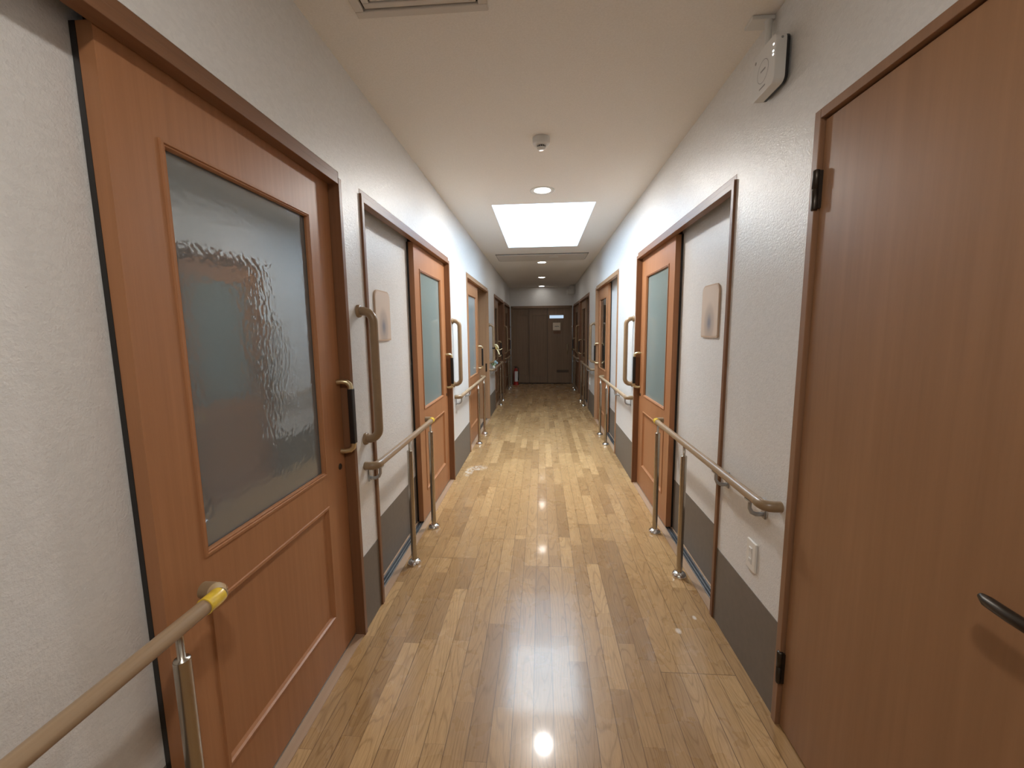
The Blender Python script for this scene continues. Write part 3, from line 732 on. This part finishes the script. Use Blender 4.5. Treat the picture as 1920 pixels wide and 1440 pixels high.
MB().box(wx(1, 0), wx(1, -0.13), 10.70, 10.80, 2.40, 2.512).build('arm', 'white_plastic', u, bevel=0.004)

# ------------------------------------------------------------------ ceiling fittings
def downlight(y, label, power, x=0.012, lens=0.066, ring=0.100):
    rt = empty('downlight', (x, y, H), label, 'downlight', 'round recessed downlights in the ceiling')
    MB().lathe([(ring, 0.0), (ring, 0.004), (ring - 0.006, 0.006), (lens + 0.022, 0.005), (lens + 0.004, 0.0015), (lens, 0.001)], (x, y, H), '-z', 40).build('trim_ring', 'white_plastic', rt)
    MB().lathe([(lens, 0.001), (lens * 0.8, 0.004), (lens * 0.4, 0.006), (0.0001, 0.0065)], (x, y, H), '-z', 32).build('lens', 'lamp_near', rt)['label'] = 'glowing lens'
    ld = bpy.data.lights.new('downlight_lamp', 'AREA'); ld.shape = 'DISK'; ld.size = lens * 2; ld.energy = power; ld.color = (1.0, 0.955, 0.895)
    lo = bpy.data.objects.new('lamp', ld); COL.objects.link(lo); lo.parent = rt; lo.location = (0, 0, -0.010)
P_DL = dict(d1=8.0, d2=0.95, d0=3.9)
downlight(3.535, 'nearest visible downlight, glowing in front of the skylight', P_DL['d1'])
downlight(7.12, 'downlight just beyond the ceiling panel', P_DL['d2'])
downlight(9.08, 'middle one of the three far downlights', P_DL['d2'])
downlight(10.86, 'farthest downlight, nearest the end doors', P_DL['d2'] * 0.05)
downlight(-0.05, 'downlight above the viewpoint', P_DL['d0'])

sd = empty('smoke_detector', (0.003, 2.61, H), 'round white smoke detector on the ceiling in front of the nearest downlight', 'smoke detector')
c0 = (0.003, 2.61, H)
MB().lathe([(0.051, 0.0), (0.051, 0.026), (0.049, 0.033), (0.040, 0.040), (0.026, 0.043), (0.0001, 0.043)], c0, '-z', 40).build('base', 'white_plastic', sd)
MB().lathe([(0.0235, 0.042), (0.0235, 0.053)], c0, '-z', 32).build('sensor_core', 'black_plastic', sd)
k = MB()
for i in range(14):
    a_ = 2 * PI * i / 14
    k.tube([(c0[0] + 0.025 * math.cos(a_), c0[1] + 0.025 * math.sin(a_), H - 0.042), (c0[0] + 0.025 * math.cos(a_), c0[1] + 0.025 * math.sin(a_), H - 0.054)], 0.0016, 6)
k.build('cage_ribs', 'white_plastic', sd)
MB().lathe([(0.0265, 0.053), (0.0265, 0.057), (0.022, 0.062), (0.0001, 0.064)], c0, '-z', 32).build('sensor_cap', 'white_plastic', sd)

# square vent near the camera
vx0, vx1, vy0, vy1 = -0.641, -0.179, 1.13, 1.592
vt = empty('ceiling_vent', ((vx0 + vx1) / 2, (vy0 + vy1) / 2, H), 'square white ceiling vent with stepped frames, cut by the top edge', 'vent')
def sq_ring(mb, o0, o1, z0, z1):
    for (x0, x1, y0, y1) in ((vx0 + o0, vx1 - o0, vy0 + o0, vy0 + o1), (vx0 + o0, vx1 - o0, vy1 - o1, vy1 - o0), (vx0 + o0, vx0 + o1, vy0 + o1, vy1 - o1), (vx1 - o1, vx1 - o0, vy0 + o1, vy1 - o1)):
        mb.box(x0, x1, y0, y1, z0, z1)
q = MB(); sq_ring(q, 0, 0.032, H - 0.014, H); sq_ring(q, 0.038, 0.062, H - 0.010, H)
q.build('frame', 'ceil_panel', vt, bevel=0.003)
MB().box(vx0 + 0.01, vx1 - 0.01, vy0 + 0.01, vy1 - 0.01, H - 0.002, H + 0.002).build('shade_gap', 'bronze', vt)  # dark sheet stands in for the shade between the stepped frames
MB().box(vx0 + 0.068, vx1 - 0.068, vy0 + 0.068, vy1 - 0.068, H - 0.009, H).build('centre_panel', 'ceil_panel', vt, bevel=0.002)

ax0, ax1, ay0, ay1 = -0.672, 0.690, 6.312, 6.88
ac = empty('ceiling_panel', ((ax0 + ax1) / 2, (ay0 + ay1) / 2, H), 'wide flush air-conditioning panel across the ceiling beyond the skylight', 'air conditioner')
MB().box(ax0, ax1, ay0, ay1, H - 0.003, H).build('shade_gap', 'bronze', ac)  # dark sheet painted in as the shadow gap round the panel
MB().box(ax0 + 0.012, ax1 - 0.012, ay0 + 0.030, ay1 - 0.008, H - 0.016, H - 0.002).build('panel', 'ceil_panel', ac, bevel=0.003)
MB().box(0.12, 0.26, ay0 + 0.18, ay0 + 0.24, H - 0.018, H - 0.015).build('receiver', 'white_plastic', ac, bevel=0.001)

# ------------------------------------------------------------------ fire extinguisher
ex_, ey_ = -0.665, 10.86
fe = empty('fire_extinguisher', (ex_, ey_, 0), 'red fire extinguisher with white label in a stand at the far left corner', 'fire extinguisher')
MB().lathe([(0.0001, 0.035), (0.050, 0.035), (0.058, 0.045), (0.058, 0.355), (0.050, 0.395), (0.028, 0.420), (0.020, 0.440), (0.0001, 0.442)], (ex_, ey_, 0), 'z', 32).build('cylinder', 'red_paint', fe)
lb_ = MB(); seg = 16; vs = []; fs = []
for i in range(seg + 1):
    a_ = math.radians(-120 + 165 * i / seg)
    for z in (0.09, 0.36): vs.append((ex_ + 0.0590 * math.cos(a_), ey_ + 0.0590 * math.sin(a_), z))
for i in range(seg): fs.append((2 * i, 2 * i + 2, 2 * i + 3, 2 * i + 1))
lb_.add(vs, fs, True).build('label_wrap', 'label_white', fe)['label'] = 'white instruction label'
MB().lathe([(0.018, 0.438), (0.020, 0.465), (0.012, 0.47), (0.0001, 0.47)], (ex_, ey_, 0), 'z', 16).box(ex_ - 0.055, ex_ + 0.035, ey_ - 0.009, ey_ + 0.009, 0.475, 0.485).box(ex_ - 0.05, ex_ + 0.015, ey_ - 0.008, ey_ + 0.008, 0.455, 0.463).build('lever', 'black_plastic', fe)
MB().tube([(ex_ + 0.01, ey_ - 0.005, 0.455), (ex_ + 0.05, ey_ - 0.03, 0.46), (ex_ + 0.075, ey_ - 0.04, 0.42), (ex_ + 0.074, ey_ - 0.042, 0.32), (ex_ + 0.068, ey_ - 0.045, 0.20), (ex_ + 0.066, ey_ - 0.046, 0.12)], 0.008, 10, radii=[0.007, 0.007, 0.007, 0.007, 0.009, 0.013]).build('hose', 'black_plastic', fe)
MB().lathe([(0.0001, 0.0), (0.085, 0.0), (0.085, 0.012), (0.066, 0.020), (0.064, 0.075), (0.060, 0.075), (0.060, 0.034), (0.0001, 0.034)], (ex_, ey_, 0), 'z', 28).build('stand', 'red_paint', fe)

# ------------------------------------------------------------------ ornaments on the left, at the third grab bar
gx, gy = wx(-1, -0.07), 6.69
rb = empty('ribbon_ornament', (gx, gy, 1.12), 'cream and yellow ribbon bow tied on the left grab bar past the open door', 'ornament')
def loop(mb, c, dy, dz, w, r_):
    pts = []
    for i in range(15):
        t = 2 * PI * i / 14
        pts.append((c[0] + 0.020 * math.sin(t), c[1] + dy * (1 - math.cos(t)) / 2 * 1.0 + w * math.sin(t) * dz / 0.1, c[2] + dz * (1 - math.cos(t)) / 2 - w * math.sin(t) * 0.7))
    mb.tube(pts, r_, 8, flat=0.5)
kb = (gx + 0.047, gy - 0.01, 1.13)
q = MB(); loop(q, kb, -0.09, 0.05, 0.03, 0.014); loop(q, kb, 0.06, 0.045, 0.03, 0.014)
q.tube([kb, (kb[0] + 0.035, kb[1] - 0.05, 1.08), (kb[0] + 0.05, kb[1] - 0.04, 1.03)], 0.012, 8, flat=0.4)
q.tube([kb, (kb[0] + 0.05, kb[1] + 0.03, 1.10), (kb[0] + 0.085, kb[1] + 0.05, 1.12)], 0.012, 8, flat=0.4)
q.build('ribbon', 'cream_ribbon', rb)
MB().lathe([(0.0001, -0.022), (0.016, -0.014), (0.022, 0.0), (0.016, 0.014), (0.0001, 0.022)], kb, 'z', 14).build('knot', 'yellow_cloth', rb)
MB().lathe([(0.0215, -0.012), (0.0235, -0.008), (0.0235, 0.008), (0.0215, 0.012)], (gx, gy, 1.13), 'z', 20).build('tie', 'black_plastic', rb)

bq = empty('flower_bunch', (gx, gy - 0.05, 0.83), 'small bunch of pale blue and white flowers on the left handrail', 'flowers')
bx, by_, bz = wx(-1, -0.055), 6.83, 0.797
q = MB()
for i in range(9):
    a_ = 2 * PI * i / 9; r_ = 0.03 + 0.02 * (i % 3)
    q.tube([(bx, by_, bz), (bx + 0.4 * r_ * math.cos(a_), by_ + 0.4 * r_ * math.sin(a_), bz + 0.05), (bx + r_ * math.cos(a_), by_ + r_ * math.sin(a_), bz + 0.10 + 0.02 * (i % 2))], 0.004, 6, radii=[0.003, 0.006, 0.002])
q.build('leaves', 'leaf_green', bq)
for i, (dx, dy, dz, mt) in enumerate(((0.03, -0.03, 0.11, 'petal_blue'), (0.0, 0.0, 0.13, 'petal_white'), (-0.01, 0.045, 0.10, 'petal_white'), (0.045, 0.03, 0.085, 'petal_blue'), (0.02, -0.01, 0.06, 'petal_white'))):
    q = MB(); c = (bx + dx, by_ + dy, bz + dz)
    for k_ in range(6):
        a_ = 2 * PI * k_ / 6
        q.tube([c, (c[0] + 0.012 * math.cos(a_), c[1] + 0.006, c[2] + 0.012 * math.sin(a_)), (c[0] + 0.022 * math.cos(a_), c[1] - 0.004, c[2] + 0.022 * math.sin(a_))], 0.006, 6, radii=[0.003, 0.009, 0.002])
    q.build('flower', mt, bq)
MB().lathe([(0.0001, 0.0), (0.016, 0.0), (0.020, 0.01), (0.022, 0.05), (0.018, 0.055), (0.0001, 0.05)], (bx, by_, bz - 0.002), 'z', 16).build('holder', 'petal_white', bq)

# ------------------------------------------------------------------ daylight and rooms
w = bpy.data.worlds.new('World'); scene.world = w; w.use_nodes = True
bg = w.node_tree.nodes['Background']; bg.inputs[0].default_value = (0.78, 0.90, 1.0, 1); bg.inputs[1].default_value = 6.5
pl = bpy.data.lights.new('sky_portal', 'AREA'); pl.shape = 'RECTANGLE'; pl.size = SKY[1] - SKY[0]; pl.size_y = SKY[3] - SKY[2]; pl.cycles.is_portal = True
po = bpy.data.objects.new('sky_portal', pl); COL.objects.link(po); po.location = ((SKY[0] + SKY[1]) / 2, (SKY[2] + SKY[3]) / 2, SKZ - 0.01)
# roof over everything but the skylight, so daylight enters only there
rf = MB(); Z = H + 0.14
rf.box(-3.5, SKY[0] - t_, YB - 0.2, YE + 0.2, Z, Z + 0.05).box(SKY[1] + t_, 3.5, YB - 0.2, YE + 0.2, Z, Z + 0.05)
rf.box(SKY[0] - t_, SKY[1] + t_, YB - 0.2, SKY[2] - t_, Z, Z + 0.05).box(SKY[0] - t_, SKY[1] + t_, SKY[3] + t_, YE + 0.2, Z, Z + 0.05)
tag(rf.build('ceiling_roof', 'dark_room'), 'roof slab above the ceiling around the skylight', 'roof', kind='structure')

# unseen tinted fill lights, added to brighten the obscure glass from behind
for side, yc, e_, col in ((-1, 0.6, 0.25, (0.85, 0.95, 1.0)), (-1, 3.1, 1.1, (0.55, 1.0, 0.90)), (-1, 5.7, 1.0, (0.8, 1.0, 0.95)), (1, 3.1, 1.1, (0.60, 1.0, 0.90)), (1, 5.7, 0.4, (1.0, 0.95, 0.85))):
    ld = bpy.data.lights.new('room_fill', 'AREA'); ld.shape = 'DISK'; ld.size = 0.4; ld.energy = e_; ld.color = col
    lo = bpy.data.objects.new('room_fill', ld); COL.objects.link(lo); lo.location = (wx(side, TH + 1.2), yc, H - 0.03)

# ------------------------------------------------------------------ camera
R3 = Matrix(((0.99753633, 0.06922332, -0.01137563), (-0.00252659, -0.12660034, -0.99195059), (-0.07010627, 0.98953549, -0.12611354)))
right, down, fwd = R3[0], R3[1], R3[2]
M4 = Matrix(((right[0], -down[0], -fwd[0], 0), (right[1], -down[1], -fwd[1], 0), (right[2], -down[2], -fwd[2], 1.4036), (0, 0, 0, 1)))
cd = bpy.data.cameras.new('camera'); cd.sensor_fit = 'HORIZONTAL'; cd.sensor_width = 36.0; cd.lens = 36.0 * 785.05 / 1920.0
cd.clip_start = 0.02
cam = bpy.data.objects.new('camera', cd); COL.objects.link(cam); cam.matrix_world = M4
scene.camera = cam
vs_ = scene.view_settings
vs_.view_transform = 'Standard'; vs_.look = 'None'; vs_.gamma = 1.0; vs_.use_curve_mapping = False
vs_.exposure = 1.98
